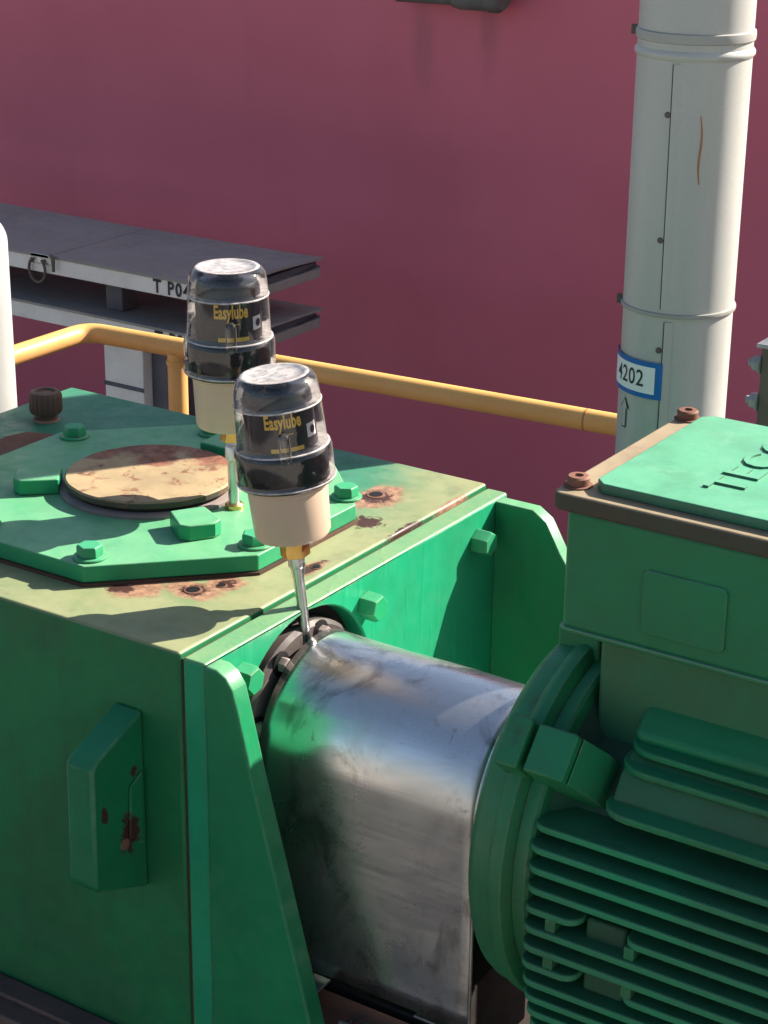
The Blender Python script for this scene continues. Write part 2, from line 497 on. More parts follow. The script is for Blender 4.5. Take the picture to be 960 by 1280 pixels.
def add_prism(bm, pts, axis, a, b, m=None):
    """extrude 2D polygon along an axis: axis 'x': pts=(y,z); 'y': (x,z); 'z': (x,y)"""
    def P(p, t):
        return {'x': (t, p[0], p[1]), 'y': (p[0], t, p[1]), 'z': (p[0], p[1], t)}[axis]
    lo = [bm.verts.new(P(p, a)) for p in pts]
    hi = [bm.verts.new(P(p, b)) for p in pts]
    if m is not None:
        for v in lo + hi:
            v.co = m @ v.co
    bm.faces.new(lo)
    bm.faces.new(hi[::-1])
    n = len(pts)
    for i in range(n):
        j = (i + 1) % n
        bm.faces.new((lo[i], lo[j], hi[j], hi[i]))


def prism(name, pts, axis, a, b, mat, parent=None, bev=0.002, seg=2, m=None):
    bm = bmesh.new()
    add_prism(bm, pts, axis, a, b, m)
    return finish(name, bm, mat, parent, bev, seg)


def frame(axis_dir, up=None):
    z = Vector(axis_dir).normalized()
    u = Vector(up) if up else (Vector((0, 0, 1)) if abs(z.z) < 0.9 else Vector((1, 0, 0)))
    x = u.cross(z).normalized()
    y = z.cross(x)
    return Matrix((x, y, z)).transposed()


def add_lathe(bm, prof, loc=(0, 0, 0), axis=(0, 0, 1), n=48, wob=None):
    """prof: list of (radius, height) along the axis; closed with caps where radius>0"""
    F = frame(axis)
    L = Vector(loc)
    rings = []
    for r, h in prof:
        if r < 1e-6:
            rings.append([bm.verts.new(L + F @ Vector((0, 0, h)))])
        else:
            ring = []
            for i in range(n):
                t = 2 * math.pi * i / n
                rr = r * (wob(t, h) if wob else 1)
                ring.append(bm.verts.new(L + F @ Vector((rr * math.cos(t), rr * math.sin(t), h))))
            rings.append(ring)
    for a, b in zip(rings, rings[1:]):
        if len(a) == 1 and len(b) == 1:
            continue
        for i in range(n):
            j = (i + 1) % n
            if len(a) == 1:
                bm.faces.new((a[0], b[j], b[i]))
            elif len(b) == 1:
                bm.faces.new((a[i], a[j], b[0]))
            else:
                bm.faces.new((a[i], a[j], b[j], b[i]))
    if len(rings[0]) > 1:
        bm.faces.new(rings[0][::-1])
    if len(rings[-1]) > 1:
        bm.faces.new(rings[-1])


def lathe(name, prof, loc, axis, mat, parent=None, n=48, sharp=35, wob=None):
    bm = bmesh.new()
    add_lathe(bm, prof, loc, axis, n, wob)
    return finish(name, bm, mat, parent, 0, sharp=sharp)


def add_hex(bm, loc, axis, r, h, rot=0.0, cham=0.12):
    F = frame(axis)
    L = Vector(loc)
    rings = []
    for rr, hh in ((r, 0), (r, h * (1 - cham * 1.5)), (r * (1 - cham), h)):
        rings.append([bm.verts.new(L + F @ Vector((rr * math.cos(rot + i * math.pi / 3), rr * math.sin(rot + i * math.pi / 3), hh))) for i in range(6)])
    for a, b in zip(rings, rings[1:]):
        for i in range(6):
            bm.faces.new((a[i], a[(i + 1) % 6], b[(i + 1) % 6], b[i]))
    bm.faces.new(rings[0][::-1])
    bm.faces.new(rings[-1])


def hexbolt(name, loc, axis, r, h, mat, parent, rot=0.0, washer=True):
    bm = bmesh.new()
    L = Vector(loc)
    A = Vector(axis).normalized()
    t = 0.0
    if washer:
        t = h * 0.2
        add_lathe(bm, [(r * 1.28, 0), (r * 1.28, t * 0.8), (r * 1.2, t)], L, A, 24)
    add_hex(bm, L + A * t, A, r, h - t, rot)
    return finish(name, bm, mat, parent, 0.0008, 1)


def add_tube(bm, pts, r, n=16, cap=True):
    pts = [Vector(p) for p in pts]
    rings = []
    up = None
    for i, p in enumerate(pts):
        d = (pts[min(i + 1, len(pts) - 1)] - pts[max(i - 1, 0)]).normalized()
        if up is None:
            up = Vector((0, 0, 1)) if abs(d.z) < 0.9 else Vector((1, 0, 0))
        x = up.cross(d).normalized()
        y = d.cross(x).normalized()
        up = y if abs(y.dot(d)) < 0.5 else up
        rr = r[i] if isinstance(r, (list, tuple)) else r
        rings.append([bm.verts.new(p + x * rr * math.cos(2 * math.pi * k_ / n) + y * rr * math.sin(2 * math.pi * k_ / n)) for k_ in range(n)])
    for a, b in zip(rings, rings[1:]):
        for i in range(n):
            bm.faces.new((a[i], a[(i + 1) % n], b[(i + 1) % n], b[i]))
    if cap:
        bm.faces.new(rings[0][::-1])
        bm.faces.new(rings[-1])


def tube(name, pts, r, mat, parent=None, n=20, sharp=40):
    bm = bmesh.new()
    add_tube(bm, pts, r, n)
    return finish(name, bm, mat, parent, 0, sharp=sharp)


def bend(pts, rad, n=8):
    """round the inner corners of a polyline"""
    pts = [Vector(p) for p in pts]
    out = [pts[0]]
    for a, b, c in zip(pts, pts[1:], pts[2:]):
        p, q = b + (a - b).normalized() * rad, b + (c - b).normalized() * rad
        for i in range(n + 1):
            t = i / n
            out.append(p * (1 - t) ** 2 + b * 2 * t * (1 - t) + q * t * t)
    out.append(pts[-1])
    return out


def rrect(x0, x1, y0, y1, r, corners=(1, 1, 1, 1), n=5):
    """rounded rectangle polygon, corners order: (x0y0, x1y0, x1y1, x0y1)"""
    out = []
    for i, (cx, cy, sx, sy, a0) in enumerate(((x0, y0, 1, 1, 180), (x1, y0, -1, 1, 270), (x1, y1, -1, -1, 0), (x0, y1, 1, -1, 90))):
        if not corners[i]:
            out.append((cx, cy))
            continue
        for k_ in range(n + 1):
            t = R(a0 + 90 * k_ / n)
            out.append((cx + sx * r + r * math.cos(t), cy + sy * r + r * math.sin(t)))
    return out


_fontcache = {}


def text_geo(s, size, xs=1.0, bold=0.0, ext=0.0, spacing=1.0):
    cu = D.curves.new('lettering', 'FONT')
    cu.body = s
    cu.size = size
    cu.offset = bold
    cu.extrude = ext
    cu.space_character = spacing
    cu.align_x = 'CENTER'
    cu.align_y = 'CENTER'
    cu.resolution_u = 3
    o = D.objects.new('lettering', cu)
    COL.objects.link(o)
    dg = bpy.context.evaluated_depsgraph_get()
    me = D.meshes.new_from_object(o.evaluated_get(dg))
    vs = [(v.co.x * xs, v.co.y, v.co.z) for v in me.vertices]
    fs = [tuple(p.vertices) for p in me.polygons]
    D.objects.remove(o)
    D.meshes.remove(me)
    D.curves.remove(cu)
    return vs, fs


def text(name, s, size, fn, mat, parent, xs=1.0, bold=0.0, ext=0.0, spacing=1.0, cut=None):
    vs, fs = text_geo(s, size, xs, bold, ext, spacing)
    bm = bmesh.new()
    for v in vs:
        bm.verts.new(v)
    bm.verts.ensure_lookup_table()
    for f in fs:
        try:
            bm.faces.new([bm.verts[i] for i in f])
        except ValueError:
            pass
    if cut:
        for c in cut:
            bmesh.ops.bisect_plane(bm, geom=bm.verts[:] + bm.edges[:] + bm.faces[:], plane_co=(c, 0, 0), plane_no=(1, 0, 0))
    for v in bm.verts:
        v.co = fn(v.co.x, v.co.y, v.co.z)
    return finish(name, bm, mat, parent, 0)


# ================================================================== setting
GZ = -0.55
bm = bmesh.new()
add_box(bm, -600, 600, -600, 600, GZ - 0.3, GZ)
o = finish('ground', bm, 'ground')
tag(o, 'grey concrete yard ground', None, None, 'structure')

o = box('concrete_plinth', (-0.95, -0.25, GZ), (1.15, 0.8, 0.30), 'concrete', None, 0.01)
tag(o, 'concrete plinth under the machine skid', None, None, 'structure')

wl = thing('wall', 'tall matt maroon wall behind the whole scene', 'wall', (-1, 3.0, GZ))
box('wall_panel', (-14, 3.0, GZ), (9, 3.25, 1.75), 'maroon_wall', wl, 0.004)

# grey pipe fitting on the wall, at the very top of the view
pf = thing('pipe_fitting', 'dark grey pipe fitting mounted high on the maroon wall', 'pipe fitting', (-1.55, 2.93, 1.14))
lathe('pipe', [(0.028, 0), (0.028, 0.17), (0.034, 0.17), (0.034, 0.19)], (-1.715, 2.955, 1.146), (1, 0.0, 0.02), 'fitting_grey', pf, 24)
lathe('elbow_body', [(0.0, -0.002), (0.030, 0.0), (0.041, 0.012), (0.042, 0.10), (0.046, 0.102), (0.046, 0.122), (0.038, 0.135), (0.0, 0.14)],
      (-1.53, 2.935, 1.155), (1, -0.05, 0.05), 'fitting_grey', pf, 28)
box('bracket', (-1.66, 2.955, 1.15), (-1.62, 3.0, 1.24), 'dark_steel', pf, 0.003)
box('bracket', (-1.47, 2.955, 1.15), (-1.44, 3.0, 1.26), 'dark_steel', pf, 0.003)


# ================================================================== two-deck rack by the wall
rk = thing('deck_rack', 'white two-deck rack with grey sheet tops standing before the maroon wall', 'rack', (-1.9, 2.15, GZ))
FX0, FX1, FY0, FY1 = -3.6, -1.525, 1.99, 2.335


def wavy(name, x0, x1, y0, y1, z, amp, mat, th=0.006, lift=0.0, nx=24):
    bm = bmesh.new()
    rows = []
    for i in range(nx + 1):
        x = x0 + (x1 - x0) * i / nx
        row = []
        for j in range(7):
            y = y0 + (y1 - y0) * j / 6
            e = max(0.0, (x - (x1 - 0.14)) / 0.14)
            dz = amp * math.sin(9 * y + 5 * x) * 0.3 + lift * e * e * (0.4 + 0.6 * math.sin((j / 6) * 3.0 + 0.4))
            row.append((x, y, z + dz))
        rows.append(row)
    vt = [[bm.verts.new((a, b, c + th)) for a, b, c in r] for r in rows]
    vb = [[bm.verts.new(p) for p in r] for r in rows]
    for i in range(nx):
        for j in range(6):
            bm.faces.new((vt[i][j], vt[i + 1][j], vt[i + 1][j + 1], vt[i][j + 1]))
            bm.faces.new((vb[i][j], vb[i][j + 1], vb[i + 1][j + 1], vb[i + 1][j]))
    for i in range(nx):
        for j in (0, 6):
            bm.faces.new((vt[i][j], vt[i + 1][j], vb[i + 1][j], vb[i][j]))
    for j in range(6):
        for i in (0, nx):
            bm.faces.new((vt[i][j], vt[i][j + 1], vb[i][j + 1], vb[i][j]))
    return finish(name, bm, mat, rk)


for zt, lift, first in ((0.604, 0.012, True), (0.484, 0.006, False)):
    fz = zt - 0.040
    box('fascia', (FX0, FY0, fz), (FX1 - 0.06, FY0 + 0.022, zt - 0.002), 'cart_white', rk, 0.002)
    box('deck_frame', (FX0, FY0 + 0.022, fz + 0.004), (FX1 - 0.004, FY1, zt - 0.004), 'cart_dark', rk, 0.002)
    sx = -2.038 if first else -2.3
    wavy('deck_sheet', FX0, sx - 0.006, FY0 - 0.004, FY1 + 0.004, zt - 0.003, 0.002, 'cart_sheet')
    wavy('deck_sheet', sx, FX1 + 0.012, FY0 - 0.004, FY1 + 0.004, zt - 0.002, 0.002, 'cart_sheet', lift=lift)
    wavy('loose_sheet', FX1 - 0.10, FX1 + 0.006, FY0 + 0.01, FY1, zt - 0.016, 0.002, 'cart_dark', lift=-0.012, nx=8)
    box('end_rail', (FX1 - 0.004, FY0 + 0.01, fz), (FX1 + 0.008, FY1, fz + 0.022), 'cart_sheet', rk, 0.002)
for lx in (-1.915, -3.3):
    box('leg', (lx, FY0 + 0.03, GZ), (lx + 0.118, FY0 + 0.075, 0.442), 'cart_white', rk, 0.003)
    box('leg_joint', (lx - 0.002, FY0 + 0.027, 0.312), (lx + 0.120, FY0 + 0.03, 0.322), 'cart_dark', rk, 0.001)
    box('dark_leg', (lx + 0.1185, FY0 + 0.06, GZ), (lx + 0.165, FY0 + 0.12, 0.442), 'cart_dark', rk, 0.003)  # dark box against the leg, standing in for its shaded side
    box('dark_leg', (lx, FY1 - 0.08, GZ), (lx + 0.06, FY1 - 0.03, 0.442), 'cart_dark', rk, 0.003)
for px in (-1.92, -2.9):
    box('spacer_block', (px, FY0 + 0.05, 0.489), (px + 0.05, FY0 + 0.1, 0.568), 'cart_dark', rk, 0.003)
text('lettering', 'T P04', 0.043, lambda x, y, z: Vector((-1.6795 + x, FY0 - 0.0015, 0.583 + y)), 'ink', rk, xs=0.86, bold=0.0012, spacing=1.22)
text('lettering', 'T P04', 0.043, lambda x, y, z: Vector((-1.6795 + x, FY0 - 0.0015, 0.463 + y)), 'ink', rk, xs=0.86, bold=0.0012, spacing=1.22)
box('ring_plate', (-2.10, FY0 - 0.004, 0.585), (-2.035, FY0, 0.61), 'galv', rk, 0.002)
tube('ring', [(-2.076 + 0.025 * math.cos(t), FY0 - 0.009, 0.572 + 0.03 * math.sin(t)) for t in [R(a) for a in range(125, 415, 12)]], 0.0035, 'dark_steel', rk, 10)
tube('hook', bend([(-2.035, FY0 - 0.006, 0.61), (-2.02, FY0 - 0.012, 0.608), (-2.022, FY0 - 0.012, 0.575)], 0.006, 4), 0.004, 'dark_steel', rk, 10)

# ================================================================== yellow handrail
hr = thing('handrail', 'yellow tubular handrail with a bent corner in front of the maroon wall', 'handrail', (-1.36, 1.36, GZ))
ZR = 0.679
pA = Vector((-1.385, 0.35, ZR)); pB = Vector((-1.362, 1.357, ZR + 0.006)); pC = Vector((-0.02, 1.474, ZR + 0.002))
tube('top_rail', bend([pA, pB, pC], 0.04, 12), 0.0186, 'yellow', hr, 28)
px, py = -1.160, 1.3745
tube('post', [(px, py, GZ), (px, py, ZR - 0.004)], 0.0185, 'yellow', hr, 24)
tube('post', [(-1.378, 0.62, GZ), (-1.378, 0.62, ZR - 0.004)], 0.0195, 'yellow', hr, 24)
tube('post', [(-0.10, 1.467, GZ), (-0.10, 1.467, ZR - 0.004)], 0.0195, 'yellow', hr, 24)
for t, nm in ((0.755, 'weld_seam'),):
    q = pB.lerp(pC, t)
    dv = (pC - pB).normalized()
    tube(nm, [q - dv * 0.0016, q + dv * 0.0016], 0.0189, M['yellow'] if t < .5 else M['pipe_scratch'], hr, 28)
bm = bmesh.new()
add_lathe(bm, [(0.0195, -0.004), (0.021, 0.002), (0.0205, 0.006)], (px, py, ZR - 0.024), (0, 0, 1), 24)
finish('weld_collar', bm, 'yellow', hr)

# ================================================================== white bollard at the left edge
lathe_o = thing('bollard', 'plain white round-topped post cut by the left edge of the photo', 'post', (-0.80, 0.57, GZ))
pr = [(0.060, 0), (0.060, 1.648)]
pr += [(0.060 * math.cos(R(a)) ** 0.75 if a < 90 else 0.0, 1.648 + 0.042 * math.sin(R(a))) for a in range(8, 91, 8)] + [(0.0, 1.690)]
lathe('post_tube', pr, (-0.800, 0.5015, GZ), (0, 0, 1), 'white_post', lathe_o, 40)
box('base_plate', (-0.90, 0.40, GZ), (-0.70, 0.60, GZ + 0.012), 'white_post', lathe_o, 0.002)

# ================================================================== vertical clad pipe
PC = Vector((0.0192, 0.9732, 0))
PR = 0.0712
F0 = math.atan2(-0.9085, 0.418)         # the side of the pipe that faces the view


def pp(a_deg, z, r=PR):
    """point on the pipe; a_deg = angle from the facing side, + to the right"""
    t = F0 + R(a_deg)
    return Vector((PC.x + r * math.cos(t), PC.y + r * math.sin(t), z))


vp = thing('vertical_pipe', 'grey white sheet-clad vertical pipe with banded joints and blue tag', 'pipe', (PC.x, PC.y, GZ))
lathe('pipe_base', [(0.105, 0), (0.105, 0.015), (PR, 0.016), (PR, 0.2)], (PC.x, PC.y, GZ), (0, 0, 1), 'pipe_white', vp, 56)
Z1, Z2 = 1.042, 1.388
for za, zb, da in ((GZ + 0.2, Z1, 0.0), (Z1, Z2, 0.0006), (Z2, 2.35, 0.0003)):
    lathe('cladding_sheet', [(PR + da, za - (GZ + 0.2) + 0.0), (PR + da, zb - (GZ + 0.2) - 0.001)], (PC.x, PC.y, GZ + 0.2), (0, 0, 1), 'pipe_white', vp, 72)
for zc, fat in ((Z1, 0), (Z2, 1)):
    hh = 0.0032 if not fat else 0.0065
    prof = [(PR + 0.0005, -hh), (PR + 0.003, -hh * 0.8), (PR + 0.0035, 0), (PR + 0.003, hh * 0.8), (PR + 0.0005, hh)]
    lathe('joint_band', prof, (PC.x, PC.y, zc), (0, 0, 1), 'band_grey', vp, 72)
    if fat:
        lathe('joint_bead', [(PR + 0.001, -0.006), (PR + 0.0038, -0.002), (PR + 0.0038, 0.002), (PR + 0.001, 0.006)], (PC.x, PC.y, zc - 0.021), (0, 0, 1), 'pipe_white', vp, 72)
    T = Matrix.Translation(pp(-92, zc + 0.002, PR + 0.003)) @ Matrix.Rotation(F0 + R(-92), 4, 'Z')
    box('band_clasp', (-0.001, -0.004, -0.006), (0.006, 0.004, 0.006), 'dark_steel', vp, 0.001, 1, T)
# overlap seam: a thin raised strip with screws
for za, zb, a0, a1 in ((GZ + 0.2, Z1 - 0.008, -11, -12.5), (Z1 + 0.008, Z2 - 0.03, -17.5, -19.5)):
    bm = bmesh.new()
    rows = []
    for z in (za, zb):
        rows.append([bm.verts.new(pp(a0 if z == za else a1, z, PR + 0.0002)), bm.verts.new(pp((a0 if z == za else a1) + 0.4, z, PR + 0.0026)),
                     bm.verts.new(pp((a0 if z == za else a1) + 3.0, z, PR + 0.0024)), bm.verts.new(pp((a0 if z == za else a1) + 9, z, PR + 0.0006))])
    for i in range(3):
        bm.faces.new((rows[0][i], rows[0][i + 1], rows[1][i + 1], rows[1][i]))
    finish('lap_seam', bm, 'pipe_white', vp)
    bm = bmesh.new()
    rows = [[bm.verts.new(pp((a0 if z == za else a1) + q, z, PR + e)) for q, e in ((-1.3, 0.0006), (-0.6, 0.0016), (0.1, 0.0006))] for z in (za, zb)]
    for i in range(2):
        bm.faces.new((rows[0][i], rows[0][i + 1], rows[1][i + 1], rows[1][i]))
    finish('seam_sealant', bm, 'cart_dark', vp)
for z, a in ((1.296, -23), (1.139, -22.5), (0.996, -17)):
    d = pp(a, 0, 1) - pp(a, 0, 0)
    lathe('rivet', [(0.0042, -0.001), (0.004, 0.0012), (0.002, 0.0026), (0, 0.003)], pp(a, z, PR), d, 'dark_steel', vp, 14)
# rust scratch
bm = bmesh.new()
prev = None
for i in range(13):
    t = i / 12
    z = 1.297 - 0.085 * t
    a = 10.0 + 3.0 * t + 1.5 * math.sin(6 * t)
    wd = 0.8 + 0.9 * math.sin(math.pi * t)
    cur = (bm.verts.new(pp(a - wd * 0.6, z, PR + 0.0012)), bm.verts.new(pp(a + wd * 0.6, z, PR + 0.0012)))
    if prev:
        bm.faces.new((prev[0], prev[1], cur[1], cur[0]))
    prev = cur
finish('rust_scratch', bm, 'pipe_scratch', vp)


def patch(name, a0, a1, z0, z1, r, mat, parent, n=16):
    bm = bmesh.new()
    lo = [bm.verts.new(pp(a0 + (a1 - a0) * i / n, z0, r)) for i in range(n + 1)]
    hi = [bm.verts.new(pp(a0 + (a1 - a0) * i / n, z1, r)) for i in range(n + 1)]
    for i in range(n):
        bm.faces.new((lo[i], lo[i + 1], hi[i + 1], hi[i]))
    return finish(name, bm, mat, parent)


tg = patch('tag_sheet', -103, -11, 0.930, 0.979, PR + 0.0032, 'blue_ink', vp, 30)
patch('tag_face', -103, -18.5, 0.9365, 0.9725, PR + 0.0036, 'white_ink', tg, 30)
deg = 180 / math.pi
text('lettering', '4202', 0.031, lambda x, y, z: pp(-51 + x / PR * deg, 0.9545 + y, PR + 0.0040), 'ink', tg, xs=0.80, bold=0.0003, spacing=1.06)


def outline_arrow():
    # flow arrow sticker: black outline with white fill
    shp = [(0, 0.021), (0.0095, 0.006), (0.0045, 0.006), (0.0045, -0.021), (-0.0045, -0.021), (-0.0045, 0.006), (-0.0095, 0.006)]
    for nm, s, rr, mt in (('arrow_outline', 1.0, 0.0012, 'ink'), ('arrow_fill', 0.76, 0.0016, 'pipe_white')):
        bm = bmesh.new()
        vs = [bm.verts.new(pp(-57.5 + (x * s) / PR * deg, 0.9015 + y * (0.90 if s < 1 else 1), PR + rr)) for x, y in shp]
        bm.faces.new([vs[0], vs[1], vs[6]])
        bm.faces.new([vs[2], vs[3], vs[4], vs[5]])
        finish(nm, bm, mt, vp)


outline_arrow()

# unseen duct added past the right edge to shade the gearbox's back corner
vd = thing('shade_duct', 'unseen grey white duct added to shade the back of the gearbox', 'duct', (0.236, 1.666, GZ))
lathe('shade_duct_shell', [(0.135, 0), (0.135, 3.1)], (0.236, 1.666, GZ), (0, 0, 1), 'pipe_white', vd, 56)
lathe('joint_band', [(0.135, -0.012), (0.139, -0.01), (0.139, 0.01), (0.135, 0.012)], (0.236, 1.666, 1.2), (0, 0, 1), 'band_grey', vd, 56)
lathe('base_flange', [(0.18, 0), (0.18, 0.015), (0.135, 0.016)], (0.236, 1.666, GZ), (0, 0, 1), 'band_grey', vd, 56)


# ================================================================== gearbox
ZT = 0.90
gb = thing('gearbox', 'large green painted gearbox with octagonal inspection cover and rusty top', 'gearbox', (-0.34, 0.29, 0.382))
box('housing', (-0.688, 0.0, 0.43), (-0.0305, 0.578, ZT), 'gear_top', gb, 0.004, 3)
# end plate with the shaft bore
SY, SZ = 0.167, 0.772
bm = bmesh.new()
RB = 0.118
outer = [(0.001, 0.43), (0.574, 0.43), (0.574, 0.896), (0.001, 0.896)]
ve = []
for p in outer:
    ve.append(bm.verts.new((0, p[0], p[1])))
eo = [bm.edges.new((ve[i], ve[(i + 1) % 4])) for i in range(4)]
NB = 64
vc = [bm.verts.new((0, SY + RB * math.cos(2 * math.pi * i / NB), SZ + RB * math.sin(2 * math.pi * i / NB))) for i in range(NB)]
ec = [bm.edges.new((vc[i], vc[(i + 1) % NB])) for i in range(NB)]
res = bmesh.ops.triangle_fill(bm, use_beauty=True, edges=eo + ec)
fcs = [g for g in res['geom'] if isinstance(g, bmesh.types.BMFace)]
ex = bmesh.ops.extrude_face_region(bm, geom=fcs)
for g in ex['geom']:
    if isinstance(g, bmesh.types.BMVert):
        g.co.x = -0.0275
bmesh.ops.recalc_face_normals(bm, faces=bm.faces)
finish('end_plate', bm, 'gear_green', gb, 0.003, 3)
box('seam_gasket', (-0.0305, 0.004, 0.43), (-0.0275, 0.571, 0.893), 'gasket', gb, 0)
lathe('bore_seal', [(RB - 0.0005, 0), (RB - 0.0005, 0.006), (0.05, 0.007)], (-0.0272, SY, SZ), (1, 0, 0), 'oil_black', gb, 56)
lathe('bearing_cap', [(0.1035, 0), (0.1035, 0.022), (0.099, 0.027), (0.080, 0.028), (0.078, 0.036), (0.052, 0.037), (0.050, 0.030), (0.03, 0.030)],
      (-0.026, SY, SZ), (1, 0, 0), 'hub_dark', gb, 64)
for i in range(8):
    t = R(22.5 + 45 * i + 8)
    p = (0.0012, SY + 0.0905 * math.cos(t), SZ + 0.0905 * math.sin(t))
    bm = bmesh.new()
    add_lathe(bm, [(0.0135, -0.001), (0.0135, 0.0006), (0.0125, 0.001)], p, (1, 0, 0), 20)
    sl = finish('bolt_recess', bm, 'oil_black', gb)
    hexbolt('cap_bolt', (p[0] + 0.0008, p[1], p[2]), (1, 0, 0), 0.0085, 0.009, 'hub_grey', sl, 0.3 * i, False)
lathe('shaft', [(0.031, 0), (0.031, 0.30)], (0.0, SY, SZ), (1, 0, 0), 'zinc', gb, 32)
# end plate bolts
for y, z in ((0.0545, 0.862), (0.2735, 0.860), (0.505, 0.857), (0.0545, 0.62), (0.52, 0.62), (0.505, 0.745)):
    if (y, z) in ((0.505, 0.745), (0.0545, 0.62)):
        continue
    hexbolt('plate_bolt', (0.0, y, z), (1, 0, 0), 0.0155, 0.021, 'bolt_green', gb, R(30) if y > .3 else R(12), False)
# gusset plates either side of the coupling
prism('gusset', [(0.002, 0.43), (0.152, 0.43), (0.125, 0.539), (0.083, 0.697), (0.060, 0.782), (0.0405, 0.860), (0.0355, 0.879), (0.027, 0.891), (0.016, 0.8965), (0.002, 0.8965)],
      'y', -0.0035, 0.0205, 'gusset_shade_green', gb, 0.0035, 3)
tube('weld_seam', [(0.002, 0.0215, 0.43), (0.002, 0.0215, 0.886)], 0.004, 'gusset_shade_green', gb, 10)
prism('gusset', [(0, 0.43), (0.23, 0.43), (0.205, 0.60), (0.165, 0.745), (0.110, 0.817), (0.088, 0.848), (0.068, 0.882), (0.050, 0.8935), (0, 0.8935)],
      'y', 0.545, 0.565, 'gusset_shade_green', gb, 0.002, 2)
# lifting lug on the near side
lug = prism('lifting_lug', [(0.0, 0.826), (-0.0705, 0.797), (-0.077, 0.789), (-0.079, 0.660), (-0.074, 0.654), (0.0, 0.624)], 'x', -0.1145, -0.079, 'lug_shade_green', gb, 0.004, 3)
prism('lug_boss', [(-0.008, 0.762), (-0.026, 0.752), (-0.030, 0.695), (-0.010, 0.68)], 'x', -0.079, -0.0755, 'lug_shade_green', lug, 0.0015, 2)
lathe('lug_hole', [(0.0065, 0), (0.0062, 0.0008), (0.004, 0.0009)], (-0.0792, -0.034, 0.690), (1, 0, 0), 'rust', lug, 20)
# cover
OC = (-0.305, 0.29)


def octo(s, a):
    return [(OC[0] + s * p, OC[1] + s * q) for p, q in ((1, a), (a, 1), (-a, 1), (-1, a), (-1, -a), (-a, -1), (a, -1), (1, -a))]


prism('cover_gasket', octo(0.2225, 0.414), 'z', ZT, 0.9035, 'gasket', gb, 0)
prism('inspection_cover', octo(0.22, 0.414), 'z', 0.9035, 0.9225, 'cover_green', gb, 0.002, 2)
for i in range(8):
    p = ((1, .3), (.32, 1), (-.38, 1), (-1, .4), (-1, -.3), (-.38, -1), (.37, -1), (1, -.33))[i]
    q = [(-.106, .392), (-.245, .482), (-.368, .481), (-.4974, .374), (-.502, .22), (-.38, .098), (-.2242, .0928), (-.1042, .2181)][i]
    hexbolt('cover_bolt', (q[0], q[1], 0.9225), (0, 0, 1), 0.0142, 0.0150, 'bolt_green', gb, 0.37 * i, True)
DC = (-0.308, 0.292)
lathe('cap_ring', [(0.104, 0), (0.104, 0.003), (0.100, 0.0045)], (DC[0], DC[1], 0.9225), (0, 0, 1), 'hub_grey', gb, 72)
lathe('cap_groove', [(0.092, 0), (0.092, 0.006)], (DC[0], DC[1], 0.9265), (0, 0, 1), 'oil_black', gb, 60)
random.seed(9)
ph = [random.uniform(0, 6.28) for _ in range(4)]
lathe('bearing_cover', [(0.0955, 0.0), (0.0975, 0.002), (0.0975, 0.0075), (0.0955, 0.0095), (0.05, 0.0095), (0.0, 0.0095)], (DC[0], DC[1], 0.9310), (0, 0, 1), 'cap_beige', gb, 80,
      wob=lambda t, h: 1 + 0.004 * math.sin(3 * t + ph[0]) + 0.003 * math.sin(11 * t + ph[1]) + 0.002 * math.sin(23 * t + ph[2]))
for ang, rr, lw in ((-32, 0.151, 0.048), (-143, 0.128, 0.05), (90, 0.14, 0.048)):
    T = Matrix.Translation((DC[0], DC[1], 0.9225)) @ Matrix.Rotation(R(ang), 4, 'Z')
    prism('clamp_lug', [(rr - 0.026, -lw / 2 + 0.004), (rr + 0.018, -lw / 2), (rr + 0.026, -lw / 2 + 0.01), (rr + 0.026, lw / 2 - 0.01), (rr + 0.018, lw / 2), (rr - 0.026, lw / 2 - 0.004)],
          'z', 0, 0.0185, 'cover_green', gb, 0.0025, 2, T)
# breather
bp = (-0.617, 0.452)
br = lathe('breather', [(0.0165, 0), (0.0165, 0.004), (0.014, 0.006), (0.014, 0.010), (0.0195, 0.011), (0.0205, 0.014), (0.0205, 0.034), (0.0185, 0.039), (0.013, 0.0395), (0.012, 0.037), (0, 0.037)],
           (bp[0], bp[1], ZT), (0, 0, 1), 'breather_brown', gb, 96, sharp=50,
           wob=lambda t, h: 1 + (0.035 * (1 if math.sin(20 * t) > 0 else -1) if 0.0115 < h < 0.0345 else 0))
lathe('breather_nut', [(0.017, 0), (0.017, 0.003), (0.015, 0.004)], (bp[0], bp[1], ZT + 0.0002), (0, 0, 1), 'rust_light', br, 24)
prism('brown_plate', [(-.5485, .2916), (-.600, .322), (-.607, .365), (-.598, .395), (-.56, .408), (-.545, .36)], 'z', ZT + 0.0003, ZT + 0.004, 'rust', gb, 0.001, 1)  # thin dark brown lens on the housing top
# threaded holes in the top
for x, y, r in ((-.116, .468, .011), (-.115, .127, .010), (-.098, .153, .006), (-.046, .250, .006)):
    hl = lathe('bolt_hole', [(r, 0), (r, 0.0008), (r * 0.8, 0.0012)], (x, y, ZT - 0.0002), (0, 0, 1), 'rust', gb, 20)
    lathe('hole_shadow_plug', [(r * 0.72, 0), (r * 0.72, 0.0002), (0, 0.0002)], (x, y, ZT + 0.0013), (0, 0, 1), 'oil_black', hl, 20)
# sole plate
box('sole_plate', (-0.78, -0.055, 0.385), (0.16, 0.64, 0.430), 'skid_brown', gb, 0.004)
box('sole_rib', (-0.78, -0.030, 0.430), (-0.10, -0.002, 0.4365), 'skid_brown', gb, 0.002)

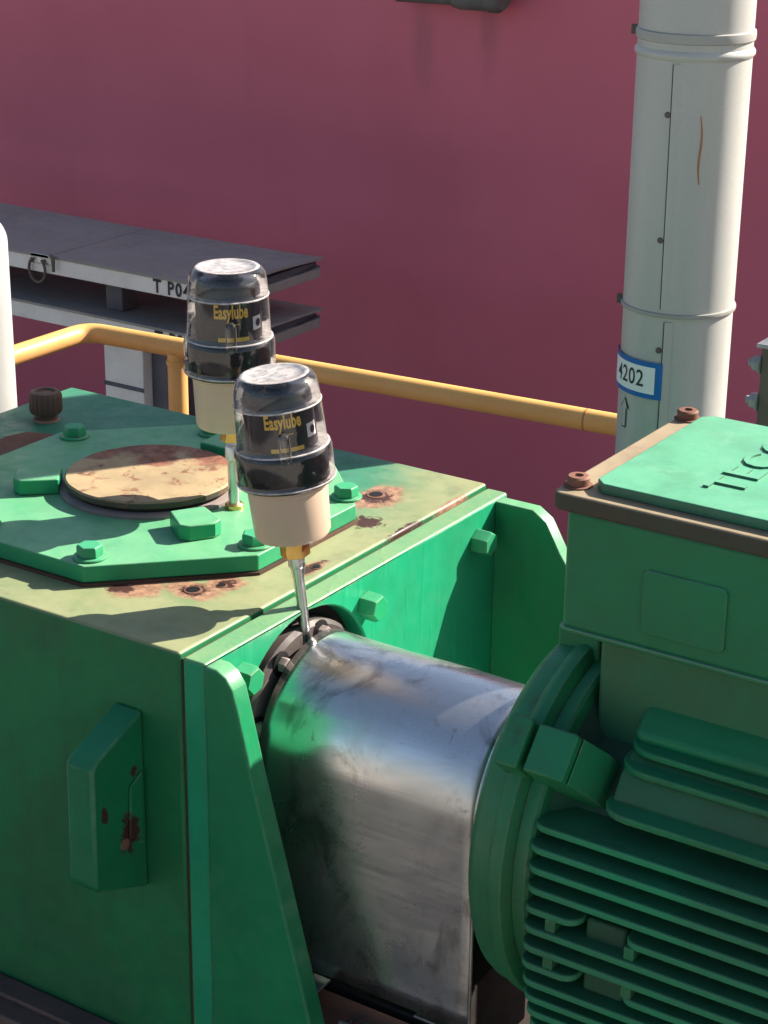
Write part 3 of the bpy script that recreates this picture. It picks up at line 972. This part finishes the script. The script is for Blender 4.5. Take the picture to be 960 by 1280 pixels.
# ================================================================== skid beams
sk = thing('skid', 'dark brown steel skid carrying the gearbox and motor', 'machine base', (0.2, 0.27, 0.30))
box('beam', (-0.85, -0.12, 0.30), (1.05, 0.02, 0.384), 'skid_shade', sk, 0.004)
box('beam', (-0.85, 0.55, 0.30), (1.05, 0.70, 0.384), 'skid_shade', sk, 0.004)
box('cross_beam', (0.17, 0.022, 0.30), (0.30, 0.548, 0.384), 'skid_shade', sk, 0.004)
box('cross_beam', (-0.75, 0.022, 0.30), (-0.6, 0.548, 0.384), 'skid_shade', sk, 0.004)

gp = thing('guard_pedestal', 'dark brown welded pedestal under the steel coupling guard', 'pedestal', (0.16, 0.167, 0.43))
box('pedestal_body', (0.045, 0.072, 0.4305), (0.222, 0.262, 0.535), 'skid_shade', gp, 0.003)
prism('ledge_angle', [(0.06, 0.51), (0.03, 0.51), (0.03, 0.515), (0.0545, 0.5165), (0.06, 0.535)], 'x', 0.06, 0.30, 'rust', gp, 0.001)
# slotted strip
bm = bmesh.new()
xs = [0.150, 0.160]
x = 0.160
add_box(bm, 0.135, 0.30, 0.030, 0.034, 0.5165, 0.528)
add_box(bm, 0.135, 0.30, 0.0335, 0.0375, 0.5155, 0.5185)
for i in range(9):
    add_box(bm, 0.135 + i * 0.0195, 0.1395 + i * 0.0195, 0.0375, 0.0555, 0.5155, 0.5185)
add_box(bm, 0.135, 0.30, 0.0545, 0.0585, 0.5157, 0.5187)
finish('slotted_strip', bm, 'galv', gp, 0.0006, 1)

box('gap_shade_plate', (0.305, 0.0225, 0.372), (1.04, 0.5475, 0.3835), 'skid_shade', sk, 0.001)  # dark sheet added between the beams in place of the shade there
box('gap_shade_plate', (0.162, 0.0225, 0.3845), (0.333, 0.62, 0.390), 'skid_shade', sk, 0.001)  # second dark sheet, standing in for shade beside the guard

# ================================================================== coupling guard
cg = thing('coupling_guard', 'bent stainless steel guard arched over the shaft coupling', 'guard', (0.138, 0.165, 0.54))
GY, GZc, GR = 0.1655, 0.7705, 0.0975
bm = bmesh.new()
prof = []
zb = 0.545
for i in range(13):
    prof.append((GY - GR, zb + (GZc - zb) * i / 12))
for i in range(1, 48):
    t = math.pi - math.pi * i / 48
    prof.append((GY + GR * math.cos(t), GZc + GR * math.sin(t)))
for i in range(13):
    prof.append((GY + GR, GZc - (GZc - zb) * i / 12))
nx = 20
X0, X1 = 0.0125, 0.2630
rows = []
for i in range(nx + 1):
    x = X0 + (X1 - X0) * i / nx
    row = []
    for j, (y, z) in enumerate(prof):
        # hand-rolled sheet: a fraction of a millimetre of waviness
        s = 0.0007 * math.sin(14 * x + 0.19 * j) + 0.0006 * math.sin(31 * x - 0.11 * j + 1.0) + 0.0005 * math.sin(0.37 * j)
        d = Vector((0, y - GY, max(0.0, z - GZc)))
        d = d.normalized() if d.length else Vector((0, 0, 1))
        row.append(bm.verts.new((x, y + d.y * s, z + d.z * s)))
    rows.append(row)
for i in range(nx):
    for j in range(len(prof) - 1):
        bm.faces.new((rows[i][j], rows[i + 1][j], rows[i + 1][j + 1], rows[i][j + 1]))
gs = finish('guard_sheet', bm, 'guard_steel', cg)
sm = gs.modifiers.new('thickness', 'SOLIDIFY')
sm.thickness = 0.002
sm.offset = -1
box('foot_tab', (0.060, GY - GR - 0.034, 0.5365), (0.098, GY - GR + 0.004, 0.5395), 'galv', cg, 0.0008, 1)
box('foot_tab', (0.20, GY - GR - 0.0002, 0.5365), (0.235, GY - GR + 0.03, 0.5395), 'galv', cg, 0.0008, 1)
# rolled stiffening edge at the motor end
bm = bmesh.new()
add_tube(bm, [(X1 + 0.0012, y, z) for y, z in prof], 0.0016, 8)
finish('rolled_edge', bm, 'guard_steel', cg)

# ================================================================== motor
MY, MZ = 0.166, 0.773
mo = thing('electric_motor', 'green finned electric motor with raised terminal box', 'motor', (0.52, MY, 0.43))
lathe('end_bell', [(0.06, -0.012), (0.10, -0.006), (0.150, 0.0), (0.160, 0.004), (0.168, 0.006), (0.1755, 0.012), (0.1785, 0.018), (0.1800, 0.032), (0.1835, 0.036), (0.1850, 0.042),
                   (0.1835, 0.048), (0.1700, 0.0525)], (0.2935, MY, MZ), (1, 0, 0), 'motor_green', mo, 96, sharp=30)
lathe('frame_collar', [(0.1710, 0), (0.1715, 0.012), (0.168, 0.0145), (0.15, 0.016)], (0.3465, MY, MZ), (1, 0, 0), 'motor_green', mo, 96, sharp=30)
lathe('stator_frame', [(0.140, 0.012), (0.155, 0.0155), (0.136, 0.032), (0.136, 0.38), (0.172, 0.382), (0.172, 0.395)], (0.3465, MY, MZ), (1, 0, 0), 'motor_core', mo, 96, sharp=30)
lathe('fan_cowl', [(0.190, 0), (0.192, 0.004), (0.192, 0.10), (0.180, 0.125), (0.06, 0.130)], (0.742, MY, MZ), (1, 0, 0), 'motor_green', mo, 72)
XE = 0.735


def fin(z, tip, x0, x1, th=0.0074, r0=0.012, corners=(1, 0, 0, 0), mt='fin_green'):
    depth = math.sqrt(max(0.0, 0.135 ** 2 - (z - MZ) ** 2))
    pts = rrect(x0, x1, tip, MY - depth + 0.004, min(r0, (MY - depth - tip) * 0.8), corners)
    return prism('fin', pts, 'z', z - th / 2, z + th / 2, mt, mo, 0.0022, 3)


low = [(0.838, 0.0015), (0.8205, -0.0065), (0.8015, -0.009), (0.7815, -0.0095), (0.7615, -0.010), (0.743, -0.0125), (0.7245, -0.0135), (0.706, -0.0125),
       (0.687, -0.0105), (0.668, -0.0065), (0.649, -0.001), (0.630, 0.006), (0.611, 0.016), (0.593, 0.03)]
for i, (z, tp) in enumerate(low):
    x0 = 0.3575
    if i in (4, 7):
        fin(z, tp, x0, 0.414, corners=(1, 1, 0, 0), r0=0.014)
        fin(z, tp, 0.458, XE, corners=(1, 0, 0, 0), r0=0.014)
    else:
        fin(z, tp, x0, XE, r0=0.016)
for (za, zb_), tp in (((0.743, 0.7615), -0.0095), ((0.706, 0.7245), -0.011)):
    for xa in (0.3875, 0.4645):
        box('fin_web', (xa - 0.005, tp, za + 0.003), (xa + 0.005, 0.03, zb_ - 0.003), 'motor_green', mo, 0.0015)
    box('casting_pad', (0.416, 0.003, za - 0.015), (0.456, 0.03, zb_ + 0.004), 'motor_core', mo, 0.004)
# upper group of wider ribs above the fins
for z, tip, x0, th in ((0.863, 0.0155, 0.4125, 0.007), (0.8920, 0.0465, 0.4125, 0.0065), (0.9045, 0.0605, 0.4135, 0.0065)):
    fin(z, tip, x0, XE, th, 0.028, mt='motor_green')
pad_pts = [(0.070, 0.9125), (0.0865, 0.924), (0.1045, 0.9385), (0.118, 0.942), (0.150, 0.942), (0.150, 0.90), (0.085, 0.90)]
bm = bmesh.new()
add_prism(bm, pad_pts, 'x', 0.4145, XE)
finish('shoulder_pad', bm, 'motor_green', mo, 0.011, 5)
prism('under_pad', [(0.037, 0.868), (0.0495, 0.886), (0.07, 0.90), (0.11, 0.90), (0.11, 0.86), (0.04, 0.86)], 'x', 0.418, XE - 0.002, 'neck_green', mo, 0.003)
# clamp blocks joining bell and frame
for ang, both in ((138.5, True), (92.0, False), (41.5, True)):
    T = Matrix.Translation((0, MY, MZ)) @ Matrix.Rotation(R(ang), 4, 'X')
    # local y = radial, local z = tangential
    if both:
        box('bell_lug', (0.321, 0.165, -0.0235), (0.3445, 0.2085, 0.0235), 'motor_green', mo, 0.003, 2, T)
        bl = box('frame_lug', (0.3495, 0.125, -0.022), (0.389, 0.2055, 0.022), 'motor_green', mo, 0.003, 2, T)
        prism('lug_tail', [(0.3885, 0.13), (0.3885, 0.196), (0.391, 0.196), (0.405, 0.160), (0.405, 0.13)], 'z', -0.0215, 0.0215, 'motor_green', mo, 0.002, 2, T)
    else:
        box('bell_lug', (0.306, 0.165, -0.024), (0.349, 0.1965, 0.024), 'motor_green', mo, 0.003, 2, T)
# neck + terminal box
box('box_neck', (0.368, 0.098, 0.88), (0.66, 0.25, 1.011), 'neck_green', mo, 0.006, 3)
tb = box('terminal_box', (0.355, 0.0475, 1.0095), (0.655, 0.286, 1.1195), 'box_green', mo, 0.006, 3)
prism('raised_panel', rrect(0.431, 0.5065, 1.0255, 1.083, 0.006), 'y', 0.0445, 0.0500, 'box_green', tb, 0.0015, 2)
prism('box_skirt', rrect(0.353, 0.657, 0.045, 0.2885, 0.008), 'z', 1.0075, 1.0125, 'box_green', tb, 0.0015, 1)
ld_ = prism('box_lid', rrect(0.3445, 0.667, 0.0385, 0.2925, 0.010), 'z', 1.1200, 1.1360, 'lid_rim', mo, 0.003, 3)
cx0, cx1, cy0, cy1, ch = 0.3745, 0.637, 0.0555, 0.2755, 0.0095
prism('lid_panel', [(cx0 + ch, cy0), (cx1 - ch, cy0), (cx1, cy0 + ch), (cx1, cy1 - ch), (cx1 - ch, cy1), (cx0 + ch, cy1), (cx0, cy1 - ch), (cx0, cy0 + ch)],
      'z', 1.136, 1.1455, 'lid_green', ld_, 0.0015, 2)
text('lettering', 'TECO', 0.0455, lambda x, y, z: Vector((0.4735 - y, 0.1715 + x, 1.1462 + z)), 'lid_green', ld_, xs=1.18, bold=0.0004, ext=0.0013, spacing=1.12)
for sx_, sy_ in ((0.3575, 0.0625), (0.356, 0.278), (0.652, 0.055), (0.652, 0.276)):
    bm = bmesh.new()
    add_lathe(bm, [(0.0125, 0), (0.0125, 0.0015), (0.0098, 0.0018), (0.0100, 0.008), (0.0085, 0.0095), (0.0045, 0.0097), (0.004, 0.0075), (0, 0.0075)], (sx_, sy_, 1.1358), (0, 0, 1), 20)
    finish('lid_screw', bm, 'rust', ld_, 0)
# feet and end plate of the frame
for fx in (0.345, 0.62):
    prism('foot', [(0.035, 0.43), (0.30, 0.43), (0.30, 0.455), (0.27, 0.62), (0.06, 0.62), (0.045, 0.56), (0.035, 0.455)], 'x', fx, fx + 0.075, 'motor_green', mo, 0.004, 2)
mp = thing('motor_pedestal', 'dark brown steel pedestal under the motor feet', 'pedestal', (0.55, 0.167, 0.385))
box('pedestal_sun_block', (0.325, 0.19, 0.4297), (0.78, 0.21, 0.60), 'skid_shade', mp, 0.003)  # web added under the motor to block sun from the far side
box('pedestal_plate', (0.335, 0.02, 0.3845), (0.78, 0.33, 0.4295), 'skid_shade', mp, 0.004)

# ================================================================== steel post behind the terminal box
sp = thing('steel_post', 'dark brown steel post with two grey bolts cut by the right edge', 'post', (0.39, 0.47, 0.43))
box('post_plate', (0.351, 0.455, 0.4305), (0.42, 0.467, 1.162), 'dark_steel', sp, 0.002)
box('post_web', (0.395, 0.467, 0.4305), (0.405, 0.52, 1.160), 'dark_steel', sp, 0.002)
box('cap_plate', (0.347, 0.450, 1.162), (0.43, 0.525, 1.1665), 'galv', sp, 0.001)
for z, mt in ((1.143, 'bolt_grey'), (1.104, 'bolt_grey')):
    b_ = hexbolt('side_bolt', (0.351, 0.461, z), (-1, 0, 0), 0.0085, 0.010, mt, sp, 0.3, True)
    lathe('bolt_shank', [(0.004, 0), (0.004, 0.004), (0.003, 0.0045)], (0.341, 0.461, z), (-1, 0, 0), mt, b_, 14)


# ================================================================== lubricators
def lubricator(label, foot, axis, front):
    up = Vector(axis).normalized()
    x = (c_right - up * c_right.dot(up)).normalized()
    y = up.cross(x)
    rt = thing('lubricator', label, 'lubricator', (0, 0, 0), 'automatic grease lubricators on the gearbox')
    rt.matrix_world = Matrix.Translation(foot) @ Matrix((x, y, up)).transposed().to_4x4()
    ORG[rt.name] = Vector((0, 0, 0))
    h0 = 0.1175 if front else 0.0925                    # underside of the can
    # stem
    if front:
        bm = bmesh.new()
        add_tube(bm, [(0.0, 0, -0.012), (0.0, 0, 0.02), (0.0004, 0, 0.045), (0, 0, 0.070), (0, 0, 0.086), (0, 0, 0.0965)],
                 [0.0056, 0.0056, 0.0056, 0.0060, 0.0078, 0.0082], 20)
        finish('feed_tube', bm, 'zinc', rt, 0, sharp=40)
        lathe('crimp_collar', [(0.0082, 0), (0.0090, 0.002), (0.0084, 0.005), (0.0090, 0.008), (0.0083, 0.011), (0.0086, 0.014)], (0, 0, 0.0825), (0, 0, 1), 'zinc', rt, 20, sharp=60)
    else:
        lathe('feed_tube', [(0.0062, 0.0), (0.0062, 0.052), (0.0085, 0.055), (0.0085, 0.068), (0.0075, 0.07)], (0, 0, 0), (0, 0, 1), 'zinc', rt, 20)
        lathe('base_nut', [(0.0105, 0), (0.0105, 0.004), (0.0085, 0.006)], (0, 0, 0), (0, 0, 1), 'brass', rt, 20)
    bm = bmesh.new()
    add_hex(bm, (0, 0, h0 - (0.0225 if front else 0.017)), (0, 0, 1), 0.0155 if front else 0.013, 0.0225 if front else 0.017, R(30), 0.02)
    finish('brass_fitting', bm, 'brass', rt, 0.0008, 1)
    Z = lambda v: h0 + v
    lathe('grease_cup', [(0.031, 0), (0.0365, 0.0012), (0.0385, 0.005), (0.0405, 0.052), (0.0418, 0.0535), (0.0418, 0.058)], (0, 0, h0), (0, 0, 1), 'lub_beige', rt, 56)
    lathe('inner_canister', [(0.037, 0.060), (0.0440, 0.062), (0.0440, 0.090), (0.038, 0.094), (0.0355, 0.098), (0.0340, 0.150), (0.031, 0.156), (0.012, 0.158), (0.011, 0.1615), (0, 0.162)],
          (0, 0, h0), (0, 0, 1), 'lub_dark', rt, 56, sharp=50)
    # clear outer dome: skirt, shoulder, body, rounded top
    prof = [(0.0425, 0.0585), (0.0482, 0.0590), (0.0497, 0.0605), (0.0497, 0.0635), (0.0487, 0.0650), (0.0487, 0.0672), (0.0492, 0.0685), (0.0490, 0.0900), (0.0484, 0.0945), (0.0462, 0.0975),
            (0.0452, 0.0990), (0.0448, 0.1030), (0.0432, 0.1395), (0.0436, 0.1410), (0.0430, 0.1425), (0.0418, 0.1560), (0.0405, 0.1625), (0.0375, 0.1672), (0.0335, 0.1692),
            (0.0300, 0.1690), (0.0285, 0.1676), (0.0180, 0.1680), (0.0, 0.1682)]
    bm = bmesh.new()
    F = Matrix.Identity(3)
    rings = []
    n = 72
    for r_, h_ in prof:
        if r_ < 1e-6:
            rings.append([bm.verts.new((0, 0, h0 + h_))])
        else:
            rings.append([bm.verts.new((r_ * math.cos(2 * math.pi * i / n), r_ * math.sin(2 * math.pi * i / n), h0 + h_)) for i in range(n)])
    for a, b in zip(rings, rings[1:]):
        for i in range(n):
            j = (i + 1) % n
            if len(b) == 1:
                bm.faces.new((a[i], a[j], b[0]))
            else:
                bm.faces.new((a[i], a[j], b[j], b[i]))
    dm = finish('clear_dome', bm, 'clear_dome', rt, 0, sharp=60)
    # moulded capsule window on the front of the dome
    th0 = R(7)
    cap = []
    bm = bmesh.new()
    add_lathe(bm, [(0, -0.0165)] + [(0.0058 * math.sin(R(a)), -0.0107 - 0.0058 * math.cos(R(a))) for a in (30, 60, 90)] +
              [(0.0058 * math.sin(R(a)), 0.0107 - 0.0058 * math.cos(R(a))) for a in (90, 120, 150)] + [(0, 0.0165)],
              (0.0462 * math.sin(th0), -0.0462 * math.cos(th0), h0 + 0.106), (0, 0, 1), 20)
    finish('capsule_window', bm, 'clear_dome', dm, 0, sharp=60)
    for rr, hh in ((0.0497, 0.0620), (0.0470, 0.0968), (0.0436, 0.1410)):
        lathe('glint_ring', [(rr - 0.0002, -0.0010), (rr + 0.0005, -0.0004), (rr + 0.0005, 0.0004), (rr - 0.0002, 0.0010)], (0, 0, h0 + hh), (0, 0, 1), 'glare_plastic', dm, 72)  # bright ridge highlights built as thin pale rings
    bm = bmesh.new()
    add_lathe(bm, [(0.0345, 0.0), (0.0338, 0.0005), (0.0300, 0.0004), (0.0285, -0.0008), (0.0180, -0.0006), (0.0, -0.0004)], (0, 0, h0 + 0.1692), (0, 0, 1), 48)
    for f in [f for f in bm.faces if len(f.verts) > 4]:
        bm.faces.remove(f)
    finish('glare_disc', bm, 'glare_plastic', dm, 0, sharp=60)  # pale disc standing in for sky glare on the dome top

    def wrap(r_of, zc, th):
        return lambda x, y, z: Vector((r_of(zc + y) * math.sin(th + x / 0.036), -r_of(zc + y) * math.cos(th + x / 0.036), h0 + zc + y))
    rin = lambda v, e=0.0: 0.0355 - (v - 0.098) * (0.0015 / 0.052) + e
    # printed label on the inner canister
    lbm = bmesh.new()
    rows = []
    for v in (0.0995, 0.147):
        rows.append([lbm.verts.new((rin(v, 0.0004) * math.sin(R(t)), -rin(v, 0.0004) * math.cos(R(t)), h0 + v)) for t in range(-52, 89, 5)])
    for i in range(len(rows[0]) - 1):
        lbm.faces.new((rows[0][i], rows[0][i + 1], rows[1][i + 1], rows[1][i]))
    lb = finish('printed_label', lbm, 'lub_label', rt)
    text('lettering', 'Easylube', 0.0195, wrap(lambda v: rin(v, 0.0009), 0.1295, R(9)), 'orange_ink', lb, xs=0.55, bold=0.0006, spacing=1.04, cut=[i * 0.003 for i in range(-8, 9)])
    # small orange print line and stripe
    for (ta, tb_, va, vb, mt) in ((-14, 40, 0.0992, 0.1035, 'orange_ink'), (14, 24, 0.1168, 0.1176, 'orange_ink')):
        bm = bmesh.new()
        q = [[bm.verts.new((rin(v, 0.0009) * math.sin(R(ta + (tb_ - ta) * i / 8)), -rin(v, 0.0009) * math.cos(R(ta + (tb_ - ta) * i / 8)), h0 + v)) for i in range(9)] for v in (va, vb)]
        for i in range(8):
            bm.faces.new((q[0][i], q[0][i + 1], q[1][i + 1], q[1][i]))
        finish('label_stripe', bm, mt, lb)
    # white icon with a dark disc
    bm = bmesh.new()
    q = [[bm.verts.new((rin(v, 0.0009) * math.sin(R(t)), -rin(v, 0.0009) * math.cos(R(t)), h0 + v)) for t in (50, 56, 62, 68, 74)] for v in (0.1085, 0.1225)]
    for i in range(4):
        bm.faces.new((q[0][i], q[0][i + 1], q[1][i + 1], q[1][i]))
    ic = finish('label_icon', bm, 'white_ink', lb)
    bm = bmesh.new()
    cv = [bm.verts.new(wrap(lambda v: rin(v, 0.0014), 0.1155, R(63))(0.0042 * math.cos(R(a)), 0.0042 * math.sin(R(a)), 0)) for a in range(0, 360, 24)]
    bm.faces.new(cv)
    finish('icon_disc', bm, 'lub_label', ic)
    if not front:
        rt.scale = (1.01, 1.01, 1.05)
    return rt


lubricator('leaning lubricator on a curved steel tube beside the stainless coupling guard', (0.0, 0.166, 0.859), (-0.0871, -0.0578, 0.9945), True)
lubricator('upright lubricator on a short pin fixed to the octagonal cover', (-0.1903, 0.2947, 0.9225), (-0.0095, -0.0065, 1.0), False)
